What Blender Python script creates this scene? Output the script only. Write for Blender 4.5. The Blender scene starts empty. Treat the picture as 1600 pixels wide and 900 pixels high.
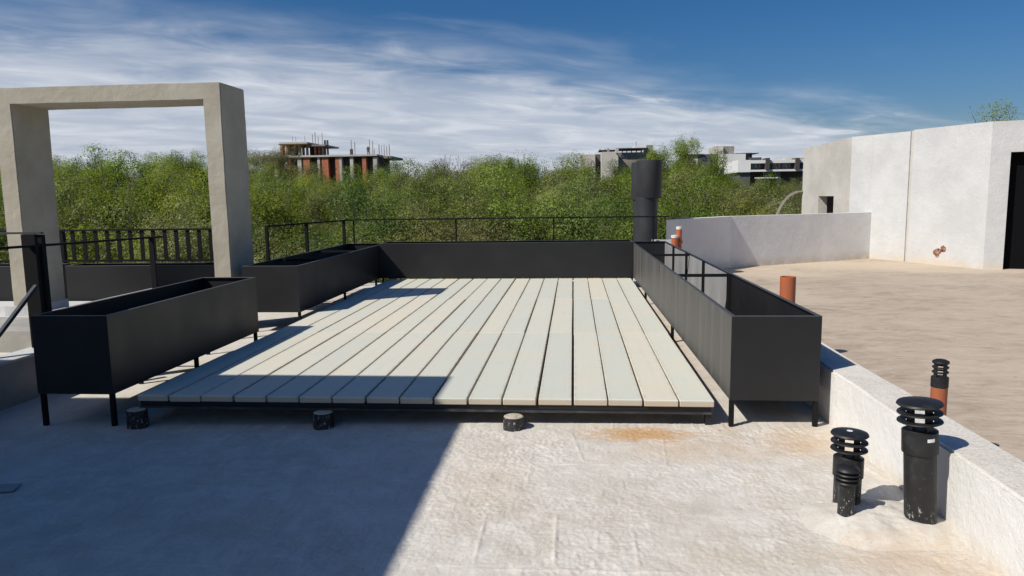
import bpy, bmesh, math, random
import numpy as np
from mathutils import Vector, Matrix, noise as mnoise
random.seed(7); RNG = np.random.default_rng(7)
scene = bpy.context.scene
C = scene.collection

# ------------------------------------------------------------------ camera
CAMF, PIT, YAW, ROL = 1129.68, 0.12723, 0.08618, -0.01375
CAM = Vector((-0.7868, 0.0, 1.1525))
_F = Vector((-math.sin(YAW)*math.cos(PIT), math.cos(YAW)*math.cos(PIT), -math.sin(PIT)))
_R = Vector((math.cos(YAW), math.sin(YAW), 0)); _U = _R.cross(_F)
R2 = math.cos(ROL)*_R + math.sin(ROL)*_U; U2 = -math.sin(ROL)*_R + math.cos(ROL)*_U
cd = bpy.data.cameras.new('camera'); cam = bpy.data.objects.new('camera', cd); C.objects.link(cam)
cd.sensor_width = 36; cd.lens = CAMF/1600*36; cd.clip_end = 5000; cd.clip_start = 0.05
m = Matrix((R2, U2, -_F)).transposed().to_4x4(); m.translation = CAM
cam.matrix_world = m; scene.camera = cam

# ------------------------------------------------------------------ sky and sun
LD = Vector((0.83, 0.58, -1.0)).normalized()          # the way the sunlight travels
TS = -LD
ELEV = math.asin(TS.z); AZ = math.atan2(TS.x, TS.y)
w = bpy.data.worlds.new('World'); scene.world = w; w.use_nodes = True
def build_world():
    nt = w.node_tree; N = nt.nodes; L = nt.links; N.clear()
    out = N.new('ShaderNodeOutputWorld'); bg = N.new('ShaderNodeBackground'); bg.inputs[1].default_value = 0.082
    L.new(bg.outputs[0], out.inputs[0])
    sky = N.new('ShaderNodeTexSky'); sky.sky_type = 'NISHITA'; sky.sun_disc = False
    sky.sun_elevation = ELEV; sky.sun_rotation = AZ; sky.altitude = 500; sky.air_density = 1.0; sky.dust_density = 2.2; sky.ozone_density = 2.2
    tc = N.new('ShaderNodeTexCoord')
    sep = N.new('ShaderNodeSeparateXYZ'); L.new(tc.outputs['Generated'], sep.inputs[0])
    def M(op, a, b=None, c=None):
        n = N.new('ShaderNodeMath'); n.operation = op
        for i, v in enumerate((a, b, c)):
            if v is None: continue
            if isinstance(v, (int, float)): n.inputs[i].default_value = v
            else: L.new(v, n.inputs[i])
        return n.outputs[0]
    zc = M('MAXIMUM', M('ADD', sep.outputs[2], 0.10), 0.06)
    px = M('DIVIDE', sep.outputs[0], zc); py = M('DIVIDE', sep.outputs[1], zc)
    # a sheet of cirrus whose edge is a line over the ground; a = along the edge, d = distance into the sheet
    a = M('ADD', M('MULTIPLY', px, 0.863), M('MULTIPLY', py, 0.505))
    d = M('ADD', M('ADD', M('MULTIPLY', px, -0.505), M('MULTIPLY', py, 0.863)), -3.22)
    def nz(scx, scy, scale, det, rough, dist, off=0.0):
        cb = N.new('ShaderNodeCombineXYZ'); L.new(M('MULTIPLY', a, scx), cb.inputs[0]); L.new(M('MULTIPLY', d, scy), cb.inputs[1]); cb.inputs[2].default_value = off
        t = N.new('ShaderNodeTexNoise'); t.inputs['Scale'].default_value = scale; t.inputs['Detail'].default_value = det
        t.inputs['Roughness'].default_value = rough; t.inputs['Distortion'].default_value = dist
        L.new(cb.outputs[0], t.inputs['Vector']); return t.outputs[0]
    n1 = nz(0.6, 1.0, 0.95, 5, 0.5, 0.3, 2.0); n2 = nz(0.55, 1.35, 1.15, 8, 0.52, 0.35, 5.0); n3 = nz(0.8, 1.3, 2.2, 9, 0.58, 0.6, 9.0)
    def sstep(v, lo, hi):
        n = N.new('ShaderNodeMapRange'); n.interpolation_type = 'SMOOTHSTEP'; L.new(v, n.inputs[0])
        n.inputs[1].default_value = lo; n.inputs[2].default_value = hi; return n.outputs[0]
    dn = M('ADD', d, M('MULTIPLY', M('ADD', n1, -0.5), 1.7))
    sheet = sstep(dn, -0.45, 0.55)
    tex = sstep(M('ADD', M('MULTIPLY', n2, 0.6), M('MULTIPLY', n3, 0.4)), 0.34, 0.62)
    deep = sstep(dn, -0.1, 1.1)
    cov = M('MULTIPLY', sheet, M('ADD', M('MULTIPLY', tex, M('SUBTRACT', 0.85, M('MULTIPLY', deep, 0.76))), M('MULTIPLY', deep, 0.79)))
    wisps = M('MULTIPLY', sstep(M('ADD', M('MULTIPLY', n2, 0.7), M('MULTIPLY', n1, 0.3)), 0.55, 0.75), M('MULTIPLY', sstep(dn, -1.0, -0.2), 0.38))
    puff = M('MULTIPLY', sstep(n3, 0.60, 0.72), M('MULTIPLY', sheet, 0.35))
    cov = M('MINIMUM', M('ADD', M('MAXIMUM', cov, wisps), puff), 0.92)
    haze_low = M('MULTIPLY', sstep(sep.outputs[2], 0.10, 0.0), 0.55)
    cov = M('MAXIMUM', cov, haze_low)
    cc = N.new('ShaderNodeMixRGB'); cc.inputs[1].default_value = (6.3, 6.9, 8.1, 1); cc.inputs[2].default_value = (8.4, 8.8, 9.6, 1)
    L.new(sstep(n3, 0.35, 0.7), cc.inputs[0])
    tint = N.new('ShaderNodeMixRGB'); tint.blend_type = 'MULTIPLY'; tint.inputs[0].default_value = 1; tint.inputs[2].default_value = (0.80, 0.88, 1.02, 1)
    L.new(sky.outputs[0], tint.inputs[1])
    hs = N.new('ShaderNodeHueSaturation'); hs.inputs['Saturation'].default_value = 1.3; hs.inputs['Value'].default_value = 0.90
    L.new(tint.outputs[0], hs.inputs['Color'])
    mix = N.new('ShaderNodeMixRGB'); L.new(cov, mix.inputs[0]); L.new(hs.outputs[0], mix.inputs[1]); L.new(cc.outputs[0], mix.inputs[2])
    L.new(mix.outputs[0], bg.inputs[0])
build_world()
sd = bpy.data.lights.new('sun', 'SUN'); sd.energy = 4.85; sd.angle = math.radians(0.53); sd.color = (1.0, 0.945, 0.86)
so = bpy.data.objects.new('sun', sd); C.objects.link(so); so.rotation_euler = LD.to_track_quat('-Z', 'Y').to_euler(); so.location = (-8, -6, 12)
scene.view_settings.view_transform = 'Standard'; scene.view_settings.look = 'None'
scene.view_settings.exposure = 0.0; scene.view_settings.gamma = 1.0; scene.view_settings.use_curve_mapping = False
scene.render.engine = 'CYCLES'
scene.cycles.max_bounces = 6; scene.cycles.transparent_max_bounces = 8

# ------------------------------------------------------------------ helpers
def at(px, py, Y):
    d = _F + R2*((px-800)/CAMF) - U2*((py-450)/CAMF)
    return CAM + d*(Y/d.y)

MATS = {}
class NT:
    def __init__(s, name, rough=0.6, metal=0.0, spec=0.5):
        s.m = bpy.data.materials.new(name); s.m.use_nodes = True; s.t = s.m.node_tree; s.N = s.t.nodes; s.L = s.t.links
        s.b = s.N['Principled BSDF']; s.b.inputs['Roughness'].default_value = rough; s.b.inputs['Metallic'].default_value = metal
        s.b.inputs['Specular IOR Level'].default_value = spec
        s.tc = s.N.new('ShaderNodeTexCoord'); MATS[name] = s.m
        s.geo = None
    def wpos(s):
        if not s.geo: s.geo = s.N.new('ShaderNodeNewGeometry')
        return s.geo.outputs['Position']
    def mp(s, scale=(1,1,1), rot=(0,0,0), src=None, loc=(0,0,0)):
        n = s.N.new('ShaderNodeMapping'); n.inputs['Scale'].default_value = scale; n.inputs['Rotation'].default_value = rot; n.inputs['Location'].default_value = loc
        s.L.new(src or s.wpos(), n.inputs[0]); return n.outputs[0]
    def noise(s, scale, det=6, rough=0.6, vec=None, dist=0.0):
        n = s.N.new('ShaderNodeTexNoise'); n.inputs['Scale'].default_value = scale; n.inputs['Detail'].default_value = det
        n.inputs['Roughness'].default_value = rough; n.inputs['Distortion'].default_value = dist
        s.L.new(vec if vec is not None else s.wpos(), n.inputs['Vector']); return n.outputs[0]
    def voro(s, scale, vec=None, feat='F1'):
        n = s.N.new('ShaderNodeTexVoronoi'); n.inputs['Scale'].default_value = scale; n.feature = feat
        s.L.new(vec if vec is not None else s.wpos(), n.inputs['Vector']); return n.outputs[0]
    def ramp(s, v, stops):
        n = s.N.new('ShaderNodeValToRGB'); s.L.new(v, n.inputs[0]); e = n.color_ramp.elements
        while len(e) < len(stops): e.new(0.5)
        for k, (p, c) in enumerate(stops):
            e[k].position = p; e[k].color = (c if len(c) == 4 else (*c, 1)) if not isinstance(c, (int, float)) else (c, c, c, 1)
        return n.outputs[0]
    def rng(s, v, lo, hi, a=0.0, b=1.0, smooth=True):
        n = s.N.new('ShaderNodeMapRange'); n.interpolation_type = 'SMOOTHSTEP' if smooth else 'LINEAR'; s.L.new(v, n.inputs[0])
        for i, x in zip((1,2,3,4), (lo, hi, a, b)): n.inputs[i].default_value = x
        return n.outputs[0]
    def mix(s, f, a, b, mode='MIX'):
        n = s.N.new('ShaderNodeMixRGB'); n.blend_type = mode
        for i, v in enumerate((f, a, b)):
            if isinstance(v, (int, float)): n.inputs[i].default_value = v if i == 0 else (v, v, v, 1)
            elif isinstance(v, tuple): n.inputs[i].default_value = (*v, 1)
            else: s.L.new(v, n.inputs[i])
        return n.outputs[0]
    def math(s, op, a, b=0.0):
        n = s.N.new('ShaderNodeMath'); n.operation = op
        for i, v in enumerate((a, b)):
            if isinstance(v, (int, float)): n.inputs[i].default_value = v
            else: s.L.new(v, n.inputs[i])
        return n.outputs[0]
    def dist2(s, cx, cy, rx, ry):
        """distance from a spot on the floor, 1 at its rim"""
        v = s.mp((1/rx, 1/ry, 0), loc=(-cx/rx, -cy/ry, 0))
        n = s.N.new('ShaderNodeVectorMath'); n.operation = 'LENGTH'; s.L.new(v, n.inputs[0]); return n.outputs['Value']
    def rnd(s):
        n = s.N.new('ShaderNodeObjectInfo'); return n.outputs['Random']
    def bump(s, h, strength=0.3, dist=0.01):
        n = s.N.new('ShaderNodeBump'); n.inputs['Strength'].default_value = strength; n.inputs['Distance'].default_value = dist
        s.L.new(h, n.inputs['Height'])
        prev = s.b.inputs['Normal']
        if prev.is_linked: s.L.new(prev.links[0].from_socket, n.inputs['Normal'])
        s.L.new(n.outputs[0], s.b.inputs['Normal'])
    def col(s, v):
        if isinstance(v, tuple): s.b.inputs['Base Color'].default_value = (*v, 1)
        else: s.L.new(v, s.b.inputs['Base Color'])
    def ro(s, v): s.L.new(v, s.b.inputs['Roughness'])

def mats():
    # terrace floor: trowelled white-grey membrane plaster
    t = NT('plaster_floor', 0.9, spec=0.25)
    big = t.noise(1.1, 5, 0.55); mid = t.noise(7, 6, 0.65, dist=0.6); fine = t.noise(90, 4, 0.7); grit = t.noise(170, 3, 0.75)
    c = t.ramp(big, [(0.3, (.50,.452,.38)), (0.5, (.56,.525,.462)), (0.72, (.60,.572,.52))])
    c = t.mix(t.rng(mid, 0.35, 0.7), c, t.mix(0.55, c, (.74,.71,.655)))
    strk = t.noise(1.0, 6, 0.68, t.mp((34, 5, 3), rot=(0,0,.9)), dist=.6); strk2 = t.noise(1.0, 6, 0.68, t.mp((5, 30, 3), rot=(0,0,-.25)), dist=.5)
    c = t.mix(t.rng(strk, .5, .72, 0, .45), c, (.44,.40,.345)); c = t.mix(t.rng(strk2, .56, .74, 0, .4), c, (.80,.78,.73))
    c = t.mix(t.rng(fine, 0.56, 0.74, 0, .6), c, (.36,.32,.265)); c = t.mix(t.rng(grit, 0.6, 0.75, 0, .5), c, (.85,.83,.78))
    warm = t.rng(t.noise(2.3, 5, 0.6, t.mp((1,1,1), loc=(3.1,1.7,0))), 0.5, 0.75, 0, .4)
    c = t.mix(warm, c, (.58,.48,.35))
    rn = t.noise(9, 7, 0.7, t.mp((1, 2.2, 1)), dist=1.0); rn2 = t.noise(30, 6, 0.75, t.mp((1, 2.5, 1)), dist=.6)
    rmix = t.math('ADD', t.math('MULTIPLY', rn, .6), t.math('MULTIPLY', rn2, .4))
    for (cx, cy, rx, ry, k) in ((-0.42,3.86,.40,.17,.85), (-0.15,3.62,.6,.2,.22), (-1.2,3.2,.3,.5,.16), (0.42,3.75,.3,.3,.4), (.42,2.5,.35,.22,.35), (.035,6.8,.13,3.4,.55)):
        dd = t.math('ADD', t.dist2(cx, cy, rx, ry), t.math('MULTIPLY', t.math('ADD', rmix, -0.5), 3.2))
        c = t.mix(t.rng(dd, 1.15, 0.1, 0, k), c, (.50,.28,.10))
    specks = t.voro(6.5); c = t.mix(t.rng(specks, 0.035, 0.02, 0, .6), c, (.16,.11,.08))
    t.col(c)
    t.bump(t.noise(110, 4, .75), 0.5, 0.006); t.bump(grit, 0.35, 0.004)
    # far side roof: tan mortar with brushed swirls
    t = NT('tan_roof', 0.92, spec=0.2)
    sw = t.noise(1.0, 7, 0.68, t.mp((1.9, 3.0, 1), rot=(0,0,-.12)), dist=1.4); big = t.noise(.55, 5, .6)
    c = t.ramp(sw, [(.28, (.315,.248,.185)), (.5, (.435,.358,.278)), (.72, (.515,.435,.35))])
    c = t.mix(t.rng(big, .4, .66, 0, .7), c, (.52,.435,.345))
    herr = t.noise(1.0, 4, .6, t.mp((5, 26, 1), rot=(0,0,.55)), dist=.8); c = t.mix(t.rng(herr, .52, .7, 0, .38), c, (.26,.205,.15))
    edge = t.rng(t.noise(3, 4), .55, .75, 0, .35); c = t.mix(edge, c, (.55,.44,.29))
    st2 = t.noise(1.0, 6, .7, t.mp((4.5, 13, 1), rot=(0,0,-.35)), dist=1.2); c = t.mix(t.rng(st2, .54, .70, 0, .5), c, (.25,.20,.15)); c = t.mix(t.rng(st2, .44, .30, 0, .5), c, (.60,.53,.44))
    for q in ((4.2,13.6,2.6,1.0,.6), (2.6,12.4,1.2,1.0,.6), (5.9,12.6,1.6,.5,.5)):
        dd = t.math('ADD', t.dist2(*q[:4]), t.math('MULTIPLY', t.math('ADD', t.noise(2.2, 5, .65), -.5), 1.6)); c = t.mix(t.rng(dd, 1.1, .4, 0, q[4]), c, (.60,.50,.37))
    t.col(c); t.bump(sw, .5, .02); t.bump(t.noise(40, 5, .7), .5, .008)
    # concrete planks
    t = NT('plank_concrete', 0.82, spec=0.3)
    oc = t.tc.outputs['Object']; r = t.rnd()
    base = t.ramp(r, [(0, (.555,.57,.495)), (.25, (.59,.595,.51)), (.45, (.63,.60,.495)), (.62, (.57,.575,.495)), (.8, (.61,.595,.495)), (1, (.65,.605,.485))])
    cl = t.noise(2.2, 5, .6); base = t.mix(t.rng(cl, .45, .75, 0, .5), base, (.645,.565,.435)); base = t.mix(t.rng(cl, .5, .25, 0, .45), base, (.54,.55,.50))
    st = t.rng(t.noise(4.5, 6, .7, dist=.8), .66, .76, 0, .42); base = t.mix(st, base, (.47,.34,.19))
    sx_ = t.N.new('ShaderNodeSeparateXYZ'); t.L.new(oc, sx_.inputs[0])
    ed = t.math('ABSOLUTE', t.math('ADD', sx_.outputs[0], -.1)); edm = t.math('MULTIPLY', t.rng(ed, .066, .094), t.rng(t.noise(16, 5, .65), .4, .66)); base = t.mix(t.math('MULTIPLY', edm, .55), base, (.44,.37,.27))
    streak = t.rng(t.noise(1.0, 6, .65, t.mp((30, 1.2, 1))), .5, .74, 0, .3); base = t.mix(streak, base, (.50,.475,.41))
    dust = t.rng(t.noise(60, 4, .7), .6, .8, 0, .3); base = t.mix(dust, base, (.38,.35,.29))
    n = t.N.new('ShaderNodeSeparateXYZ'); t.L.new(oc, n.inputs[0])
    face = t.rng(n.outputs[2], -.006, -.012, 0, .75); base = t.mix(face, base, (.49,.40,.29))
    t.col(base); t.bump(t.noise(70, 5, .7), .25, .003); t.bump(t.noise(5, 4, .6), .2, .006)
    # portal cement render
    t = NT('cement_render', .9, spec=.2)
    c = t.ramp(t.noise(2.4, 7, .62), [(.3, (.355,.325,.258)), (.55, (.425,.392,.318)), (.75, (.475,.443,.372))])
    c = t.mix(t.rng(t.noise(11, 6, .7, t.mp((1,1,.35))), .58, .75, 0, .5), c, (.32,.29,.235))
    c = t.mix(t.rng(t.voro(9), .05, .02, 0, .7), c, (.15,.13,.10))
    t.col(c); t.bump(t.noise(24, 6, .7), .5, .008); t.bump(t.noise(120, 3, .7), .3, .003)
    # white stucco, clean and bare
    for nm, a, b, dk in (('white_stucco', (.51,.512,.505), (.58,.582,.575), (.40,.385,.37)), ('grey_render', (.46,.44,.40), (.55,.53,.485), (.36,.33,.29)),
                         ('curb_white', (.70,.695,.67), (.775,.77,.745), (.62,.58,.51)), ('wall_white', (.70,.69,.675), (.78,.77,.755), (.58,.56,.53))):
        t = NT(nm, .88, spec=.25)
        c = t.mix(t.rng(t.noise(1.4, 6, .6), .35, .68), a, b)
        c = t.mix(t.rng(t.noise(4.5, 8, .72, t.mp((1,1,.6)), dist=.4), .58, .80, 0, .42), c, dk)
        if nm == 'curb_white':
            n = t.N.new('ShaderNodeSeparateXYZ'); t.L.new(t.wpos(), n.inputs[0])
            g2 = t.N.new('ShaderNodeNewGeometry'); n2 = t.N.new('ShaderNodeSeparateXYZ'); t.L.new(g2.outputs['Normal'], n2.inputs[0])
            topm = t.rng(n2.outputs[2], .6, .9)      # the worn, unpainted top of the curb
            sp = t.mix(t.rng(t.noise(70, 5, .75), .48, .66), (.66,.62,.555), (.46,.415,.355)); sp = t.mix(t.rng(t.noise(3, 4), .42, .62, 0, .75), sp, (.68,.65,.60))
            c = t.mix(topm, c, sp)
            low = t.math('MULTIPLY', t.rng(n.outputs[2], -.05, -.14), t.rng(t.noise(5, 5, .65), .35, .6)); c = t.mix(t.math('MULTIPLY', low, .6), c, (.60,.50,.36))
        if nm != 'curb_white':
            c = t.mix(t.rng(t.noise(1.0, 6, .7, t.mp((7,7,.5))), .56, .78, 0, .32), c, dk); c = t.mix(t.rng(t.noise(13, 6, .75), .58, .74, 0, .28), c, dk)
        if nm in ('white_stucco', 'wall_white'):
            n = t.N.new('ShaderNodeSeparateXYZ'); t.L.new(t.wpos(), n.inputs[0])
            low = t.math('MULTIPLY', t.rng(n.outputs[2], .0, -.2), t.rng(t.noise(4, 5, .65), .3, .6)); c = t.mix(t.math('MULTIPLY', low, .7), c, (.58,.48,.33))
        t.col(c); t.bump(t.noise(32, 6, .75), .55, .012); t.bump(t.noise(6, 4, .6), .35, .03)
    # broken render showing hollow brick
    t = NT('broken_brick', .95, spec=.1); t.col(t.ramp(t.noise(18, 5, .7), [(.35, (.10,.045,.03)), (.5, (.30,.145,.09)), (.62, (.50,.37,.29))])); t.bump(t.noise(30, 4, .7), 1, .03)
    # steels
    t = NT('black_steel', .48, spec=.4)
    c = t.mix(t.rng(t.noise(2.5, 6, .65), .42, .75), (.0135,.0135,.0145), (.0185,.0185,.0195))
    c = t.mix(t.rng(t.voro(14), .03, .012, 0, .5), c, (.2,.19,.18)); t.col(c); t.ro(t.rng(t.noise(3, 5, .6), .3, .7, .44, .52))
    t = NT('faded_steel', .5, spec=.45)
    stv = t.noise(1.0, 6, .7, t.mp((1, 7, .35))); c = t.ramp(stv, [(.3, (.045,.0435,.041)), (.5, (.08,.076,.07)), (.62, (.115,.11,.102)), (.75, (.18,.174,.164))])
    c = t.mix(t.rng(t.noise(1, 6, .7, t.mp((1, 14, .8))), .62, .74, 0, .5), c, (.30,.29,.28)); t.col(c); t.ro(t.rng(stv, .3, .7, .42, .6))
    t = NT('galvanised_sheet', .5, metal=.1, spec=.4)
    c = t.ramp(t.noise(1.0, 6, .65, t.mp((1, 3, .8))), [(.3, (.25,.25,.25)), (.55, (.37,.37,.365)), (.75, (.52,.515,.50))]); t.col(c)
    t = NT('sunlit_edge', .5); t.col((.055,.055,.056))  # lighter steel paints the sunlit gleam along thin top edges
    t = NT('rail_steel', .7, spec=.1); t.col((.012,.012,.013))
    t = NT('grey_steel', .5, spec=.4); t.col(t.mix(t.rng(t.noise(8, 5), .4, .7), (.03,.031,.034), (.075,.077,.08)))
    t = NT('flue_black', .62, spec=.35); c = t.mix(t.rng(t.noise(3, 6, .65, t.mp((1,1,.5))), .4, .7), (.028,.029,.032), (.05,.051,.055)); t.col(c); t.bump(t.noise(14, 4), .1, .01)
    # pvc
    t = NT('orange_pvc', .45, spec=.4); t.col(t.mix(t.rng(t.noise(14, 5, .65), .4, .72), (.44,.115,.04), (.36,.125,.065)))
    t = NT('white_pvc', .5); t.col((.7,.68,.64))
    t = NT('black_pvc', .5, spec=.4); t.col(t.mix(t.rng(t.noise(20, 5), .45, .75), (.013,.013,.014), (.028,.028,.03)))
    t = NT('splashed_pvc', .5, spec=.4)
    c = t.mix(t.rng(t.noise(9, 6, .7, t.mp((1,1,.5))), .45, .75), (.014,.014,.015), (.05,.048,.046))
    n = t.N.new('ShaderNodeSeparateXYZ'); t.L.new(t.wpos(), n.inputs[0]); foot = t.rng(n.outputs[2], .10, -.12, .0, .075)
    spl = t.math('ADD', t.noise(60, 7, .8, t.mp((1,1,.5))), foot); c = t.mix(t.rng(spl, .635, .70), c, (.46,.45,.43)); t.col(c)
    t = NT('pier_concrete', .95, spec=.2); t.col(t.mix(t.rng(t.noise(40, 5), .4, .7), (.50,.45,.36), (.34,.30,.24)))
    t = NT('paper', .6); t.col((.75,.75,.75))
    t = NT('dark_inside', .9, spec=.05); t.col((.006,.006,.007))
    t = NT('cement_floor', .9, spec=.2); t.col(t.mix(t.rng(t.noise(3, 6), .35, .7), (.30,.29,.265), (.40,.385,.35))); t.bump(t.noise(30, 5), .4, .01)
    t = NT('soffit_wall', .9, spec=.2); t.col((.62,.60,.56)); t.bump(t.noise(30, 5), .3, .01)
    # far buildings
    t = NT('far_brick', .9, spec=.1); t.col(t.mix(t.rng(t.noise(1.6, 5), .35, .7), (.38,.135,.075), (.46,.20,.12)))
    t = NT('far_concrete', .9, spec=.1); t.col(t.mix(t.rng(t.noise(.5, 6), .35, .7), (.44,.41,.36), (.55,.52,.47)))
    t = NT('far_raw', .9, spec=.1); t.col(t.mix(t.rng(t.noise(.7, 6), .35, .7), (.22,.20,.175), (.32,.295,.26)))
    t = NT('far_dark', .8, spec=.2); t.col((.075,.066,.062))
    t = NT('far_grey', .8, spec=.2); t.col((.10,.105,.115))
    t = NT('far_white', .8, spec=.2); t.col(t.mix(t.rng(t.noise(.4, 5), .3, .7), (.66,.655,.64), (.76,.755,.745)))
    t = NT('far_glass', .12, spec=.6); t.col((.04,.05,.06))
    t = NT('timber', .9, spec=.1); t.col((.13,.07,.04))
    # land
    t = NT('scrub_ground', .95, spec=.1); t.col(t.ramp(t.noise(.35, 8, .65), [(.3, (.035,.05,.015)), (.5, (.06,.075,.025)), (.7, (.13,.11,.065))]))
    t = NT('bark', .95, spec=.15); c = t.ramp(t.noise(6, 6, .65, t.mp((1,1,.3))), [(.3, (.10,.08,.062)), (.6, (.19,.16,.13)), (.8, (.30,.265,.23))]); t.col(c); t.bump(t.noise(30, 4), .6, .03)
    def leaf(nm, cols, trans):
        t = NT(nm, .55, spec=.3)
        at_ = t.N.new('ShaderNodeAttribute'); at_.attribute_name = 'tone'; at_.attribute_type = 'GEOMETRY'
        c = t.ramp(at_.outputs['Fac'], [(k/(len(cols)-1), q) for k, q in enumerate(cols)])
        h = t.N.new('ShaderNodeHueSaturation'); t.L.new(c, h.inputs['Color']); r = t.rnd()
        t.L.new(t.rng(r, 0, 1, .478, .518, False), h.inputs['Hue']); t.L.new(t.rng(t.math('FRACT', t.math('MULTIPLY', r, 7.31)), 0, 1, .78, 1.22, False), h.inputs['Value'])
        t.L.new(t.rng(t.math('FRACT', t.math('MULTIPLY', r, 3.77)), 0, 1, .78, 1.08, False), h.inputs['Saturation'])
        t.col(h.outputs[0])
        tr = t.N.new('ShaderNodeBsdfTranslucent'); br = t.N.new('ShaderNodeMixRGB'); br.blend_type = 'MULTIPLY'; br.inputs[0].default_value = 1
        br.inputs[2].default_value = (1.25, 1.2, .55, 1); t.L.new(h.outputs[0], br.inputs[1]); t.L.new(br.outputs[0], tr.inputs[0])
        ms = t.N.new('ShaderNodeMixShader'); ms.inputs[0].default_value = trans
        t.L.new(t.b.outputs[0], ms.inputs[1]); t.L.new(tr.outputs[0], ms.inputs[2]); t.L.new(ms.outputs[0], t.N['Material Output'].inputs[0])
    leaf('leaf_green', [(.105,.155,.02), (.16,.225,.028), (.22,.29,.042), (.28,.34,.064)], .45)
    leaf('leaf_dark', [(.055,.088,.015), (.085,.13,.02), (.125,.175,.03), (.17,.215,.045)], .38)
    leaf('leaf_olive', [(.12,.145,.034), (.175,.20,.047), (.225,.245,.066), (.28,.285,.09)], .38)
    leaf('leaf_pale', [(.11,.14,.03), (.17,.195,.045), (.24,.25,.07), (.34,.32,.115)], .4)
    leaf('leaf_dry', [(.13,.085,.065), (.19,.13,.10), (.23,.17,.13), (.17,.17,.08)], .25)
mats()

def mesh_obj(name, bm, mat, parent=None, smooth=False):
    me = bpy.data.meshes.new(name); bm.to_mesh(me); bm.free()
    if smooth:
        for p in me.polygons: p.use_smooth = True
    o = bpy.data.objects.new(name, me)
    for mm in (mat if isinstance(mat, (list, tuple)) else [mat]): me.materials.append(MATS[mm])
    C.objects.link(o); o.parent = parent; return o
def add_box(bm, x0, x1, y0, y1, z0, z1, bev=0.0):
    x0, x1 = min(x0,x1), max(x0,x1); y0, y1 = min(y0,y1), max(y0,y1); z0, z1 = min(z0,z1), max(z0,z1)
    vs = [bm.verts.new(p) for p in ((x0,y0,z0),(x1,y0,z0),(x1,y1,z0),(x0,y1,z0),(x0,y0,z1),(x1,y0,z1),(x1,y1,z1),(x0,y1,z1))]
    fs = [bm.faces.new([vs[i] for i in q]) for q in ((0,3,2,1),(4,5,6,7),(0,1,5,4),(1,2,6,5),(2,3,7,6),(3,0,4,7))]
    if bev > 0:
        es = list({e for f in fs for e in f.edges}); bmesh.ops.bevel(bm, geom=es, offset=bev, segments=1, affect='EDGES')
    return vs
def box(name, mat, parent, x0, x1, y0, y1, z0, z1, bev=0.0):
    bm = bmesh.new(); add_box(bm, x0, x1, y0, y1, z0, z1, bev); return mesh_obj(name, bm, mat, parent)
def add_bar(bm, a, b, wd, ht=None, up=Vector((0,0,1))):
    """a rectangular bar from a to b"""
    a, b = Vector(a), Vector(b); ht = ht or wd; d = (b-a).normalized()
    if abs(d.dot(up)) > .98: up = Vector((0,1,0))
    s = d.cross(up).normalized()*wd/2; u = s.cross(d).normalized()*ht/2
    vs = [bm.verts.new(p+k) for p in (a, b) for k in (-s-u, s-u, s+u, -s+u)]
    for q in ((0,1,2,3),(7,6,5,4),(0,4,5,1),(1,5,6,2),(2,6,7,3),(3,7,4,0)): bm.faces.new([vs[i] for i in q])
def bar(name, mat, parent, a, b, wd, ht=None):
    bm = bmesh.new(); add_bar(bm, a, b, wd, ht); bmesh.ops.recalc_face_normals(bm, faces=bm.faces); return mesh_obj(name, bm, mat, parent)
def add_lathe(bm, prof, cx, cy, n=32, caps=True):
    rings = []
    for r, z in prof:
        rings.append([bm.verts.new((cx+r*math.cos(2*math.pi*k/n), cy+r*math.sin(2*math.pi*k/n), z)) for k in range(n)])
    for a, b in zip(rings, rings[1:]):
        for k in range(n): bm.faces.new((a[k], a[(k+1)%n], b[(k+1)%n], b[k]))
    if caps: bm.faces.new(rings[0][::-1]); bm.faces.new(rings[-1])
def lathe(name, mat, parent, prof, cx=0, cy=0, n=32, caps=True):
    bm = bmesh.new(); add_lathe(bm, prof, cx, cy, n, caps); bmesh.ops.recalc_face_normals(bm, faces=bm.faces)
    o = mesh_obj(name, bm, mat, parent)
    for p in o.data.polygons: p.use_smooth = len(p.vertices) == 4
    try: o.data.set_sharp_from_angle(angle=math.radians(35))
    except Exception: pass
    return o
def add_prism(bm, poly, z0, z1):
    lo = [bm.verts.new((x, y, z0 if not callable(z0) else z0(x,y))) for x, y in poly]; hi = [bm.verts.new((x, y, z1(x,y) if callable(z1) else z1)) for x, y in poly]
    n = len(poly); bm.faces.new(lo[::-1]); bm.faces.new(hi)
    for k in range(n): bm.faces.new((lo[k], lo[(k+1)%n], hi[(k+1)%n], hi[k]))
    bmesh.ops.recalc_face_normals(bm, faces=bm.faces)
def prism(name, mat, parent, poly, z0, z1):
    bm = bmesh.new(); add_prism(bm, poly, z0, z1); return mesh_obj(name, bm, mat, parent)
def thing(name, label, cat, loc=(0,0,0), group=None):
    o = bpy.data.objects.new(name, None); C.objects.link(o); o.location = loc; o.empty_display_size = .1
    return tag(o, label, cat, group)
def tag(o, label, cat, group=None):
    o['label'] = label; o['category'] = cat
    if group: o['group'] = group
    return o
def struct(o): o['kind'] = 'structure'; return o
def rootbase(t):
    """parts are modelled in world coordinates: keep them there under an Empty that stands at the thing's base"""
    bpy.context.view_layer.update()
    for c in t.children:
        c.matrix_parent_inverse = t.matrix_world.inverted()

# ------------------------------------------------------------------ setting
def fz(x, y=0): return -0.1464 + 0.01375*min(x, .64)
GZ = -7.0
bm = bmesh.new(); s = 1500
for k in range(1): bm.faces.new([bm.verts.new(p) for p in ((-s,-s,GZ),(s,-s,GZ),(s,s,GZ),(-s,s,GZ))])
struct(mesh_obj('ground', bm, 'scrub_ground'))

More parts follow.
